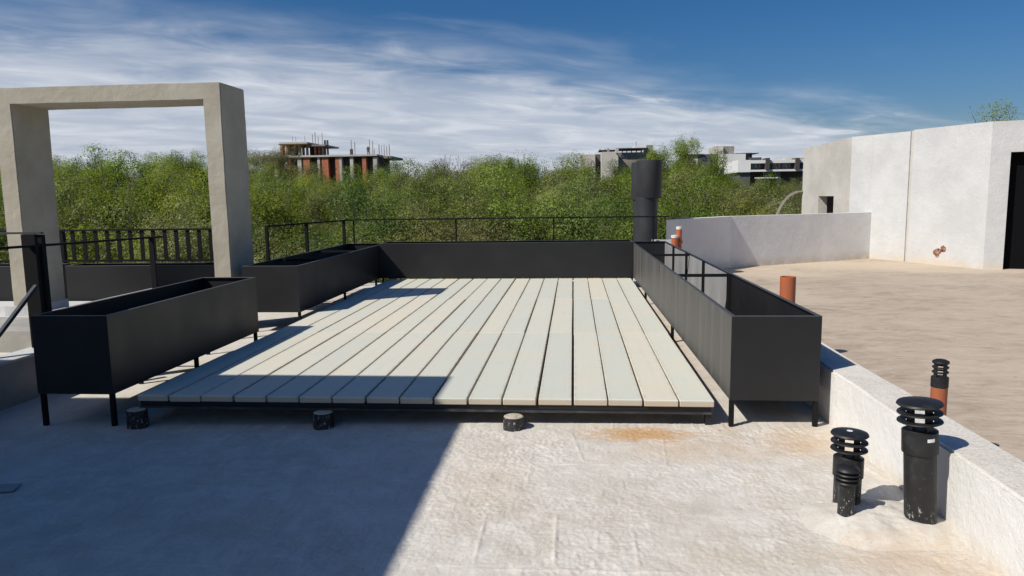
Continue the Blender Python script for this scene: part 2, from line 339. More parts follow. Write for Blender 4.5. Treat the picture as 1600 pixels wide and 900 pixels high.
def terrace():
    """one sheet, finely gridded where the camera sees its grain: hand trowelled plaster with ridges and lumps"""
    def lines(a, b, da, db, c0, c1):      # coarse outside, fine inside a..b
        return np.concatenate((np.arange(a, da-1e-6, c0), np.arange(da, db-1e-6, c1), np.arange(db, b, c0), [b]))
    X = lines(-10.5, .66, -3.9, .655, .15, .0065); Y = lines(-7.0, 11.25, 1.9, 3.98, .15, .0065)
    rg = random.Random(5); segs = []
    for k in range(26):
        x, y = rg.uniform(-3.2, .5), rg.uniform(2.0, 3.9); along = rg.random() < .62; L = rg.uniform(.15, .6)
        an = rg.gauss(0, .10) + (math.pi/2 if along else 0); segs.append((x, y, math.cos(an), math.sin(an), L, rg.uniform(.004, .008), rg.uniform(.003, .006)))
    for (x, y, ax, ay, L, wd, ht) in ((-.86,2.42,0,1,.42,.006,.007), (-.56,2.42,0,1,.30,.006,.007), (-1.15,2.42,0,1,.35,.006,.0065), (-1.15,2.40,1,0,.75,.006,.007), (-.70,2.45,0,1,.26,.005,.003), (-1.0,3.1,0,1,.5,.005,.003), (-.9,3.3,1,0,.2,.005,.003)): segs.append((x, y, ax, ay, L, wd, ht))
    XX, YY = np.meshgrid(X, Y, indexing='ij'); Z = -.1464 + .01375*np.minimum(XX, .64)
    nv = Vector
    dense = (XX > -3.95) & (XX < .7) & (YY > 1.8) & (YY < 4.1)
    f = np.zeros_like(Z)
    xs, ys = XX[dense], YY[dense]; out = np.empty(len(xs))
    nn = mnoise.noise
    for k in range(len(xs)):
        x, y = float(xs[k]), float(ys[k]); p = nn(nv((x*2.1, y*2.1, 7.0)))
        out[k] = .0026*nn(nv((x*11, y*11, 0))) + (.0022*nn(nv((x*30, y*26, 3.0))) + .0032*nn(nv((x*62, y*55, 9.0))) + .0020*nn(nv((x*105, y*95, 5.0))))*(.85+.7*p)
    f[dense] = out
    for (x, y, ax, ay, L, wd, ht) in segs:
        u = (XX-x)*ax + (YY-y)*ay; v = -(XX-x)*ay + (YY-y)*ax
        f += ht*np.exp(-(v/wd)**2)*np.clip(np.minimum(u, L-u)/.04, 0, 1)*(.7+.3*np.sin(u*40+x*9))
    Z = Z + f + .004*np.sin(XX*1.7+.4)*np.sin(YY*1.3)
    nx, ny = len(X), len(Y); V = np.stack((XX, YY, Z), -1).reshape(-1, 3)
    idx = np.arange(nx*ny).reshape(nx, ny); Q = np.stack((idx[:-1,:-1], idx[1:,:-1], idx[1:,1:], idx[:-1,1:]), -1).reshape(-1, 4)
    rim = np.concatenate((idx[:,0], idx[-1,1:], idx[-2::-1,-1], idx[0,-2:0:-1])); lo = V[rim].copy(); lo[:,2] = GZ; n0 = len(V); m_ = len(rim); k = np.arange(m_)
    W_ = np.stack((rim, n0+k, n0+(k+1)%m_, rim[(k+1)%m_]), -1)
    V = np.concatenate((V, lo)); Q = np.concatenate((Q, W_)); nq = len(Q)
    me = bpy.data.meshes.new('roof_terrace_floor'); me.vertices.add(len(V)); me.vertices.foreach_set('co', V.astype(np.float32).ravel())
    me.loops.add(nq*4); me.loops.foreach_set('vertex_index', Q.astype(np.int32).ravel()); me.polygons.add(nq); me.polygons.foreach_set('loop_start', np.arange(0, nq*4, 4, dtype=np.int32))
    sm = np.ones(nq, dtype=bool); sm[-m_:] = False; me.polygons.foreach_set('use_smooth', sm); me.update(calc_edges=True); me.materials.append(MATS['plaster_floor'])
    o = bpy.data.objects.new('roof_terrace_floor', me); C.objects.link(o); return struct(o)
floor = terrace()
# plaster mound round the vents
def mound():
    bm = bmesh.new(); rings = 26; seg = 90; cx, cy = .40, 2.80; vs = []
    for r in range(rings+1):
        f = r/rings; row = []
        for k in range(seg):
            a = 2*math.pi*k/seg; rr = 1 + .22*mnoise.noise(Vector((math.cos(a)*1.6, math.sin(a)*1.6, 4)))
            x = cx + f*rr*.33*math.cos(a); y = cy + f*rr*.26*math.sin(a)
            h = .05*(1-f**3)**1.5 + .012*mnoise.noise(Vector((x*13, y*13, 2)))*(1-f*f) + .005*mnoise.noise(Vector((x*40, y*40, 2)))*(1-f*f) - .006*f
            row.append(bm.verts.new((min(x, .66), y, fz(x)+h)))
        vs.append(row)
    for r in range(rings):
        for k in range(seg): bm.faces.new((vs[r][k], vs[r+1][k], vs[r+1][(k+1)%seg], vs[r][(k+1)%seg]))
    bmesh.ops.remove_doubles(bm, verts=bm.verts, dist=.0004)
    bmesh.ops.recalc_face_normals(bm, faces=bm.faces)
    o = mesh_obj('plaster_mound', bm, 'plaster_floor', floor, True); o['label'] = 'rough white plaster mound moulded around the vent pipes'
mound()

# second roof beyond the curb
struct(prism('roof_slab', 'tan_roof', None, [(.80,-7), (13,-7), (13,20), (4.5,20), (1.0,12.6), (.80,11.3)], GZ, -.2))
# curb between the roofs
cb = prism('parapet_curb', 'curb_white', None, [(.635,-7), (.845,-7), (.845,11.3), (.635,11.3)], -6.9, .17)
b = bmesh.new(); b.from_mesh(cb.data); bmesh.ops.subdivide_edges(b, edges=[e for e in b.edges if abs(e.verts[0].co.y-e.verts[1].co.y) > 5], cuts=140, use_grid_fill=True)
for v in b.verts:
    if v.co.z > 0: v.co.z += .006*mnoise.noise(v.co*3.1) + .004*mnoise.noise(v.co*9); v.co.x += .005*mnoise.noise(v.co*2.3+Vector((5,0,0)))
bmesh.ops.bevel(b, geom=[e for e in b.edges if min(v.co.z for v in e.verts) > 0 and abs(e.verts[0].co.y-e.verts[1].co.y) > .01 and e.calc_face_angle(0) > 1], offset=.012, segments=2, affect='EDGES')
b.to_mesh(cb.data); b.free()
tag(cb, 'low white curb with speckled top between the two roofs', 'curb')
# small white ledge end by the flue
tag(prism('ledge_block', 'white_stucco', None, [(.40,11.05), (.80,11.05), (.80,11.24), (.40,11.24)], fz(.5)-.01, .455), 'small white ledge between the black flue and grey wall', 'ledge')

# ------------------------------------------------------------------ grey-white bent wall on the far roof
def bent_wall():
    pts = [Vector((.66,11.55)), Vector((.90,11.95)), Vector((2.02,13.27)), Vector((5.16,15.06))]
    th = .16; inner = []
    for k, p in enumerate(pts):
        d = ((pts[min(k+1, 3)]-p).normalized() if k < 3 else Vector((0,0))) + ((p-pts[max(k-1, 0)]).normalized() if k > 0 else Vector((0,0)))
        d.normalize(); inner.append(p + Vector((-d.y, d.x))*th)
    inner[0] = Vector((.74, 11.72))
    o = prism('roof_wall', 'wall_white', None, [tuple(p) for p in pts] + [tuple(p) for p in inner[::-1]], -.21, lambda x, y: .735 - .003*(y-11.5))
    tag(o, 'low bent white wall standing across the tan roof', 'wall')
bent_wall()

# ------------------------------------------------------------------ white rooftop building on the right
def roof_building():
    T = 2.262; Z0 = -.21
    c, g, h, e = Vector((6.14,12.86)), Vector((5.51,14.32)), Vector((4.87,15.53)), Vector((4.67,18.0))
    rt = Vector((9.6,11.9)); dr = (rt-c).normalized(); d0 = c + dr*.285; d1 = c + dr*1.25
    t = thing('rooftop_building', 'white stuccoed rooftop building with a dark doorway beside tan roof', 'building', (6.1,12.9,-.2))
    nrm = Vector((dr.y, -dr.x))                     # outwards, to the camera
    def wallseg(name, a, b, z0, z1, mat, thk=.2, sub=0):
        n = Vector((-(b-a).y, (b-a).x)).normalized()
        mid = (a+b)/2
        if n.dot(Vector((8,17))-mid) < 0: n = -n    # inwards
        poly = [tuple(a), tuple(b), tuple(b+n*thk), tuple(a+n*thk)]
        return prism(name, mat, t, poly, z0, z1)
    # left painted stretch, groove, right painted stretch
    u = (g-c).normalized()
    wallseg('wall', c, g - u*.035, Z0, T, 'white_stucco')
    v = (h-g).normalized()
    wallseg('wall', g + v*.035, h, Z0, T-.02, 'white_stucco')
    n = Vector((u.y, -u.x)); n = n if n.x > 0 else -n
    go = prism('joint_groove', 'grey_render', t, [tuple(g-u*.05+n*.03), tuple(g+v*.05+n*.03), tuple(g+v*.05+n*.15), tuple(g-u*.05+n*.15)], Z0, T-.012); go['label'] = 'vertical joint groove in the white wall'
    # bare render stretch with a square opening
    k = (e-h).normalized(); L = (e-h).length
    za, zb = .56, 1.045; s0, s1 = .30, .62
    q = lambda f: h + k*(L*f)
    tb = 2.235
    ws = [wallseg('bare_wall', q(0), q(s0), Z0, tb, 'grey_render'), wallseg('bare_wall', q(s1), q(1), Z0, tb-.06, 'grey_render'),
          wallseg('bare_wall', q(s0), q(s1), zb, tb-.03, 'grey_render'), wallseg('bare_wall', q(s0), q(s1), Z0, za, 'grey_render')]
    for o in ws: o['label'] = 'unpainted grey rendered stretch'
    # right front with the doorway
    wallseg('front_wall', c + dr*.001, d0, Z0, T, 'white_stucco'); wallseg('front_wall', d0, d1, 1.755, T, 'white_stucco'); wallseg('front_wall', d1, rt, Z0, T, 'white_stucco')
    # dark sheet painting the shade inside the doorway, roof slab and back walls
    dn = -nrm if nrm.dot(Vector((8,17))-c) < 0 else nrm
    box_in = prism('doorway_shade', 'dark_inside', t, [tuple(d0+dn*.17), tuple(d1+dn*.17), tuple(d1+dn*.215), tuple(d0+dn*.215)], Z0, 1.76); box_in['label'] = 'dark sheet standing for the shade inside the doorway'
    prism('back_wall', 'white_stucco', t, [tuple(rt+dn*.02), (10.2,18.1), (10.0,18.1), tuple(rt+dn*.02-dr*.2)], Z0, T-.004)
    prism('back_wall', 'white_stucco', t, [(4.9,18.0), (10.2,18.12), (10.2,18.3), (4.9,18.2)], Z0, T-.07)
    prism('roof', 'grey_render', t, [tuple(c+Vector((.25,.25))), tuple(rt+dn*.25), (9.9,17.9), (5.0,17.9), tuple(h+Vector((.25,.05))), tuple(g+Vector((.25,.1)))], T-.2, T-.08)
    # spalled patch in the white wall: a rough ragged hollow with brick in it
    mid = c + u*(.86); out = -n
    for dx, z, r, tone in ((-.07,.045,.062,1), (.02,-.005,.055,1), (.075,-.03,.062,1), (.05,-.075,.05,1)):
        bm = bmesh.new(); bmesh.ops.create_icosphere(bm, subdivisions=2, radius=r)
        for vv in bm.verts: vv.co *= 1 + .35*mnoise.noise(vv.co*28 + Vector((dx*9, 0, z*5))); vv.co.x *= 1.0
        ctr = mid + u*dx
        for vv in bm.verts:
            p = vv.co.copy(); vv.co = Vector((ctr.x, ctr.y, .05+z)) + Vector((u.x, u.y, 0))*p.x + Vector((out.x, out.y, 0))*(p.y*.13) + Vector((0,0,p.z))
        o = mesh_obj('broken_patch', bm, 'broken_brick', t); o['label'] = 'broken render showing brick low in the white wall'
    rootbase(t)
roof_building()
def conduit():
    bm = bmesh.new(); pts = []
    a = at(1210, 335, 18.1); b = at(1250, 299, 17.95)
    for k in range(15):
        f = k/14; ang = math.radians(180-82*f)
        pts.append(Vector((b.x + .02 + (b.x-a.x)*math.cos(ang)*1.0, a.y+(b.y-a.y)*f, .30 + (b.z-.30)*math.sin(ang))))
    for p, q_ in zip(pts, pts[1:]): add_bar(bm, p, q_, .055)
    # the near end is built into the wall, the low end stands on the roof
    add_bar(bm, pts[0], Vector((pts[0].x, pts[0].y, -.2)), .035)
    add_bar(bm, pts[-1], Vector((4.72, 17.96, b.z+.01)), .035)
    o = mesh_obj('conduit_pipe', bm, 'far_raw'); tag(o, 'thin grey conduit arching into the bare end of rooftop building', 'conduit')
conduit()

# ------------------------------------------------------------------ the building wing beside the camera (casts the big shade)
H = 3.3
cxw, cyw = -1.575-.83*H, 4.51-.58*H
t = thing('building_wing', 'pale rendered building wing whose shade falls over the terrace', 'building', (cxw-2.5, cyw-4, fz(cxw)))
box('wall', 'soffit_wall', t, cxw-5.5, cxw, cyw-8.5, cyw, fz(cxw)-.1, H-.2)
box('roof', 'cement_floor', t, cxw-5.5, cxw+.0, cyw-8.5, cyw+.0, H-.197, H)
rootbase(t)

# ------------------------------------------------------------------ deck
def deck():
    t = thing('deck_platform', 'low deck of pale concrete planks on a black steel frame', 'deck', (-1.7,7,-.145))
    W, L, Y0 = .2, 2.005, 4.007
    def plank_mesh(seed):
        bm = bmesh.new(); r = random.Random(seed)
        add_box(bm, .0055, W-.0055, .002, L-.002, -.038, 0)
        bmesh.ops.bevel(bm, geom=list(bm.edges), offset=.0035, segments=1, affect='EDGES')
        me = bpy.data.meshes.new('plank'); bm.to_mesh(me); bm.free(); me.materials.append(MATS['plank_concrete']); return me
    pm = plank_mesh(1); r = random.Random(3)
    for row in range(3):
        for i in range(17):
            o = bpy.data.objects.new('plank', pm); C.objects.link(o); o.parent = t
            jx = r.uniform(-.0028,.0028) + (.004 if i in (12,13) else 0); jy = r.uniform(-.004,.004) if row == 0 else r.uniform(-.0008,.0008)
            o.location = ((i-17)*W + jx, Y0 + row*L + jy, r.uniform(-.0022,0))
            o.rotation_euler = (0, 0, r.uniform(-.0011,.0011))
    for y in (Y0+.035, Y0+L, Y0+2*L, Y0+3*L-.05):
        box('beam', 'black_steel', t, -3.385, -.02, y-.02, y+.02, -.082, -.041)
    f = box('flange', 'grey_steel', t, -3.385, -.02, Y0+.003, Y0+.012, -.082, -.07); f['label'] = 'bright lower lip of the front beam'
    for k in range(8):
        x = -3.34 + k*3.28/7; box('joist', 'black_steel', t, x-.02, x+.02, Y0+.06, Y0+6.0-.05, -.081, -.0405) if False else None
    for x in (-3.385, -.02):
        box('side_beam', 'black_steel', t, x-.004, x+.03 if x < -1 else x+.004, Y0+.06, Y0+5.93, -.0825, -.0415)
    for x, y in ((-.035,Y0+.035), (-.035,Y0+2*L), (-.035,Y0+3*L-.05), (-3.36,Y0+2*L), (-3.36,Y0+3*L-.05), (-1.7,Y0+L), (-1.7,Y0+2*L), (-1.7,Y0+3*L-.05)):
        box('leg', 'black_steel', t, x-.016, x+.016, y-.018, y+.018, fz(x)-.004, -.081)
    rootbase(t); return t
deck()
for x, y, lab in ((-3.40,4.0,'black pipe pier under the front left corner of the deck'), (-2.25,3.99,'second black pipe pier from left under the deck front'), (-1.13,3.955,'sunlit black pipe pier filled with concrete under the deck front')):
    t = thing('support_pier', lab, 'pier', (x,y,fz(x)), 'piers under the deck front')
    lathe('sleeve', 'splashed_pvc', t, [(.060,fz(x)-.006), (.059,-.088), (.055,-.0875), (.055,-.10)], x, y, 28)
    bm = bmesh.new(); add_lathe(bm, [(.0545,fz(x)), (.0545,-.0875), (.045,-.0835), (.02,-.0828)], x, y, 24)
    bmesh.ops.recalc_face_normals(bm, faces=bm.faces); mesh_obj('concrete_core', bm, 'pier_concrete', t)
    rootbase(t)

# ------------------------------------------------------------------ planters
def planter(label, x0, x1, y0, y1, z0, z1, legs, braces=(), posts=(), mats_=None, group='black steel planters', bend=0.0, brace_axis='x', floorz=None):
    """open steel trough; bend = sideways drift along its length"""
    mm = dict(left='black_steel', right='black_steel', near='black_steel', far='black_steel', right_far=None); mm.update(mats_ or {})
    t = thing('planter_box', label, 'planter', ((x0+x1)/2, (y0+y1)/2, fz(x0)), group)
    th = .004
    box('side_panel', mm['left'], t, x0, x0+th, y0+th+.0005, y1-th-.0005, z0, z1)
    if mm['right_far']:
        ys = mm['right_far'][1]
        box('side_panel', mm['right'], t, x1-th, x1, y0+th+.0005, ys-.001, z0, z1)
        p = box('side_panel', mm['right_far'][0], t, x1-th, x1, ys+.001, y1-th-.0005, z0, z1); p['label'] = 'lighter bare metal side panel'
    else: box('side_panel', mm['right'], t, x1-th, x1, y0+th+.0005, y1-th-.0005, z0, z1)
    box('end_panel', mm['near'], t, x0, x1, y0, y0+th, z0, z1); box('end_panel', mm['far'], t, x0, x1, y1-th, y1, z0, z1)
    box('bottom_panel', 'black_steel', t, x0+th+.001, x1-th-.001, y0+th+.001, y1-th-.001, z0+.03, z0+.034)
    r = .022; e = .0012
    for a in ((x0-e, x0+r, y0-e, y1+e), (x1-r, x1+e, y0-e, y1+e)): box('rim', 'sunlit_edge', t, *a, z1+.0005, z1+.0055, .0012)
    for a in ((x0+r+.0005, x1-r-.0005, y0-e, y0+r), (x0+r+.0005, x1-r-.0005, y1-r, y1+e)): box('rim', 'sunlit_edge', t, *a, z1+.0005, z1+.0055, .0012)
    for x, y in legs:
        box('leg', 'rail_steel', t, x-.0125, x+.0125, y-.0125, y+.0125, (fz(x) if floorz is None else floorz)-.003, z0-.0005)
    for y in braces: box('cross_brace', 'rail_steel', t, x0+th+.001, x1-th-.001, y-.012, y+.012, z1-.03, z1-.005)
    for y in posts: box('post', 'rail_steel', t, x1-th-.026, x1-th-.001, y-.0125, y+.0125, z0+.0345, z1-.001)
    if bend:
        for o in t.children:
            for v in o.data.vertices: v.co.x += bend*(v.co.y-y0)
    rootbase(t); return t
planter('black steel planter on thin legs at the front left of the deck', -4.02, -3.54, 4.0, 6.03, .002, .475,
        [(-4.0,4.02), (-3.56,4.02), (-4.0,6.0), (-3.56,6.0), (-3.56,5.0), (-4.0,5.0)])
planter('long black planter beside the concrete portal along the left deck edge', -4.12, -3.54, 7.0, 10.45, .012, .478,
        [(-4.09,7.03), (-3.56,7.03), (-3.56,8.5), (-3.56,9.9), (-4.09,8.7), (-4.09,10.3)], braces=(7.95, 9.2))
planter('long black planter closing the far end of the deck', -3.535, .026, 10.035, 10.47, .008, .497,
        [(-3.5,10.06), (-1.7,10.06), (-.01,10.06), (-3.5,10.45), (-1.7,10.45), (-.01,10.45)])
planter('long black planter with open braces along the right deck edge', .076, .556, 4.0, 10.44, .006, .475,
        [(.0885,4.0125), (.5435,4.0125), (.0885,6.33), (.5435,6.33), (.0885,8.55), (.5435,8.55), (.0885,10.40), (.5435,10.40)],
        braces=(6.22, 8.32), posts=(9.5, 8.46, 7.4, 6.2, 6.24), mats_=dict(left='faded_steel', right_far=('galvanised_sheet', 6.2)), bend=-.0072)
# planters behind the portal
planter('dark planter trough seen between the two portal pillars', -6.95, -4.80, 8.26, 8.62, -.19, .372, [(-6.9,8.3), (-4.85,8.3), (-6.9,8.58), (-4.85,8.58)], floorz=-.235)
planter('dark planter trough at far left beyond the left portal pillar', -9.4, -7.14, 8.26, 8.62, -.19, .372, [(-9.3,8.3), (-7.2,8.3), (-9.3,8.58), (-7.2,8.58)], floorz=-.26)

# ------------------------------------------------------------------ portal
def portal():
    t = thing('concrete_portal', 'tall cement portal frame of two pillars and a beam', 'portal', (-5.5,7.4,fz(-5.5)))
    def rough(name, x0, x1, y0, y1, z0, z1, seed=0):
        bm = bmesh.new(); add_box(bm, x0, x1, y0, y1, z0, z1)
        dims = (x1-x0, y1-y0, z1-z0)
        for ax in range(3):
            n = int(dims[ax]/.06)
            if n > 0:
                es = [e for e in bm.edges if abs((e.verts[1].co-e.verts[0].co)[ax]) > dims[ax]*.5 and abs((e.verts[1].co-e.verts[0].co)[ax]) > .05]
                bmesh.ops.subdivide_edges(bm, edges=es, cuts=n, use_grid_fill=True)
        bm.normal_update()
        for v in bm.verts:
            k = Vector((seed*3.1, 0, 0))
            v.co += Vector((mnoise.noise(v.co*2.7+k), mnoise.noise(v.co*2.7+k+Vector((9,0,0))), mnoise.noise(v.co*3.3+k+Vector((0,9,0)))))*.0035
            v.co += Vector((mnoise.noise(v.co*13), mnoise.noise(v.co*13+Vector((4,0,0))), mnoise.noise(v.co*11+Vector((0,4,0)))))*.0022
        es = [e for e in bm.edges if len(e.link_faces) == 2 and e.calc_face_angle(0) > 1.1 and not all(abs(v.co.z-2.15) < .03 for v in e.verts)]
        bmesh.ops.bevel(bm, geom=es, offset=.008, segments=2, affect='EDGES')
        return mesh_obj(name, bm, 'cement_render', t)
    rough('pillar', -4.472, -4.288, 7.11, 7.65, -.24, 2.15, 0)
    rough('pillar', -6.71, -6.52, 7.11, 7.65, -.26, 2.15, 0)
    rough('beam', -6.71, -4.288, 7.11, 7.65, 2.1502, 2.312, 0)
    box('plinth', 'white_stucco', t, -6.8, -6.51, 7.09, 7.68, -.26, .06)
    rootbase(t)
portal()

# ------------------------------------------------------------------ railings
def railing_balusters():
    t = thing('baluster_railing', 'black railing of upright bars between the portal pillars', 'railing', (-5.85,8.72,fz(-6)))
    y = 8.72; zt = .788; zb = .40
    a = at(94, 360, y).x; bx_ = at(340, 359, y).x
    bar('top_rail', 'rail_steel', t, (a,y,zt), (bx_+.25,y,zt), .04, .022); bar('bottom_rail', 'rail_steel', t, (a,y,zb), (bx_+.25,y,zb), .04, .025)
    for k in range(14):
        px = 97 + k*17.95; x = at(px, 385, y).x
        bar('baluster', 'rail_steel', t, (x,y,zb+.013), (x,y,zt-.0115), .05, .012)
    for x in (a+.01, bx_+.24): bar('post', 'rail_steel', t, (x,y+.03,fz(x)-.01), (x,y+.03,zt-.012), .04)
    rootbase(t)
    t = thing('baluster_railing', 'black railing piece left of the left portal pillar', 'railing', (-8,8.72,fz(-8)))
    bar('top_rail', 'rail_steel', t, (-9.6,y,zt), (a-.25,y,zt), .04, .022); bar('bottom_rail', 'rail_steel', t, (-9.6,y,zb), (a-.25,y,zb), .04, .025)
    for x in (-9.58, a-.27): bar('post', 'rail_steel', t, (x,y+.03,fz(x)-.01), (x,y+.03,zt-.012), .04)
    rootbase(t)
railing_balusters()
def back_railing():
    t = thing('edge_railing', 'thin black railing along the far roof edge behind the planters', 'railing', (-2,11.0,fz(-2)))
    z = .812; p0 = Vector((-4.62,8.78,z)); p1 = Vector((-4.22,10.95,z)); p2 = Vector((.63,11.0,z))
    bar('top_rail', 'rail_steel', t, p0, p1, .04, .02); bar('top_rail', 'rail_steel', t, p1+Vector((-.02,0,.0005)), p2, .04, .02)
    def post(x, y, w_=.03): bar('post', 'rail_steel', t, (x,y,fz(x)-.01), (x,y,z-.0105), w_)
    post(p0.x, p0.y, .035)
    for f in (.42, .9): q = p0.lerp(p1, f); post(q.x, q.y, .04)
    for x in (-4.19, -2.585, -1.09, .4): post(x, 11.0, .022)
    rootbase(t)
back_railing()

# ------------------------------------------------------------------ stair corner at the left
t = thing('stair_wall', 'low rendered wall with pale top beside the stair at left', 'wall', (-4.65,5.6,fz(-4.6)))
box('wall_body', 'cement_floor', t, -4.72, -4.545, 3.2, 6.4, fz(-4.6)-.02, .085); box('coping', 'white_stucco', t, -4.735, -4.535, 3.19, 4.97, .0855, .105, .004); box('added_shade_body', 'cement_floor', t, -4.722, -4.543, 4.98, 6.4, .0855, .34)  # taller segment added out of view to shade the floor under the planter
rootbase(t)
tag(box('step_block', 'cement_floor', None, -8.2, -4.76, 6.15, 6.9, -.29, -.02, .006), 'grey cement step block behind the low stair wall', 'step')
tag(box('landing_slab', 'white_stucco', None, -9.2, -5.02, 6.92, 8.2, -.30, -.045, .006), 'sunlit pale landing slab at the foot of the left pillar', 'landing')
def stair_rail():
    t = thing('stair_handrail', 'black steel stair handrail with wide post behind front left planter', 'handrail', (-4.45,5.2,.105))
    X = -4.63; zc = .105
    bar('handrail', 'rail_steel', t, (X,6.46,.815), (X,3.5,.865), .045, .016)
    bar('post', 'rail_steel', t, (X,6.30,.339), (X,6.30,.808), .045, .02)
    a, b_ = at(40, 430, 4.84).x, at(61, 430, 4.84).x
    p = box('post', 'rail_steel', t, a, b_, 4.83, 4.86, zc, .925); p['label'] = 'wide dark flat post'
    a2 = at(69, 430, 4.92).x
    bar('post', 'rail_steel', t, (a2,4.92,zc), (a2,4.92,.918), .04)
    bar('handrail', 'sunlit_edge', t, (a2+.03,4.90,.932), (X-3,4.90,.932), .03, .014)
    a = at(57, 446, 4.76); b_ = at(-10, 534, 4.5); d_ = (b_-a).normalized()
    k = (zc - a.z)/d_.z
    bar('diagonal_strut', 'grey_steel', t, a, a + d_*min(k, 1.6), .045, .02)
    rootbase(t)
stair_rail()

# ------------------------------------------------------------------ flue
def flue():
    t = thing('chimney_flue', 'tall black twin chimney flue with wider collars behind the planters', 'flue', (.34,11.62,-.2))
    cx, cy = .352, 11.62
    lathe('pipe', 'flue_black', t, [(.176,-.25), (.174,1.10)], cx, cy, 40)
    lathe('collar', 'flue_black', t, [(.17,1.09), (.187,1.078), (.196,1.10), (.199,1.665), (.186,1.668), (.184,1.45)], cx+.04, cy, 40)
    lathe('pipe', 'flue_black', t, [(.12,-.25), (.12,1.10)], cx-.06, cy+.28, 32); lathe('collar', 'flue_black', t, [(.14,1.06), (.16,1.05), (.165,1.07), (.167,1.648), (.155,1.65), (.152,1.4)], cx-.045, cy+.30, 32)
    lathe('cowl_floor', 'dark_inside', t, [(.19,1.44), (.001,1.445)], cx+.04, cy, 32)
    rootbase(t)
flue()

# ------------------------------------------------------------------ pipes and vents
def open_pipe(label, x, y, r, z0, z1, mat, lip=None, socket=None):
    t = thing('drain_pipe', label, 'pipe', (x,y,z0), 'orange plastic pipes')
    lathe('pipe', mat, t, [(r,z0), (r,z1), (r-.006,z1), (r-.006,z1-.15), (.001,z1-.151)], x, y, 28)
    if lip: lathe('cap', lip, t, [(r-.004,z1-.001), (r+.004,z1-.02), (r+.005,z1+.018), (r*.6,z1+.022), (.001,z1+.022)], x, y, 24)
    if socket: lathe('socket', mat, t, [(r+.001,socket-.04), (r+.014,socket-.035), (r+.014,socket), (r+.001,socket+.004)], x, y, 24, False)
    rootbase(t)
open_pipe('open orange pipe standing beyond the right planter and curb', .908, 5.87, .060, -.21, .484, 'orange_pvc')
open_pipe('short orange pipe with white cap beside the flue', .70, 10.86, .05, fz(.6)-.01 if False else .165, .52, 'orange_pvc', 'white_pvc')
open_pipe('taller thin orange pipe with white cap before the bent wall', .775, 10.95, .042, .165, .64, 'orange_pvc', 'white_pvc', .45)

def cap_parts(t, mat, x, y, z0, rin, rout, gap, n_plates, ztop, windows=True):
    """plates of a vent cap with ribs between them"""
    z = z0 + gap*n_plates
    top = lathe('cap_top', mat, t, [(rin*.5,z-.002), (rout*.95,z-.006), (rout*1.02,z-.001), (rout*.97,z+.006), (rout*.6,z+.013), (.001,z+.016)], x, y, 32)
    for k in range(n_plates):
        z = z0 + gap*(k+1)
        if k < n_plates-1:
            lathe('louvre_plate', mat, top, [(rin*.98,z-.003), (rout*.93,z-.005), (rout,z-.002), (rout*.98,z+.002), (rin*.98,z+.004), (rin*.98,z-.003)], x, y, 32, False)
        zl = z0 + gap*k
        for a in range(4):
            an = math.pi/2*a + math.pi/4 + math.atan2(CAM.y-y, CAM.x-x); c_, s_ = math.cos(an), math.sin(an)
            bm = bmesh.new(); add_bar(bm, (x+c_*rin*.86, y+s_*rin*.86, zl+.001), (x+c_*rin*.86, y+s_*rin*.86, z-.001), rin*.55, rin*.2, up=Vector((c_,s_,0)))
            bmesh.ops.recalc_face_normals(bm, faces=bm.faces); mesh_obj('rib', bm, mat, top)
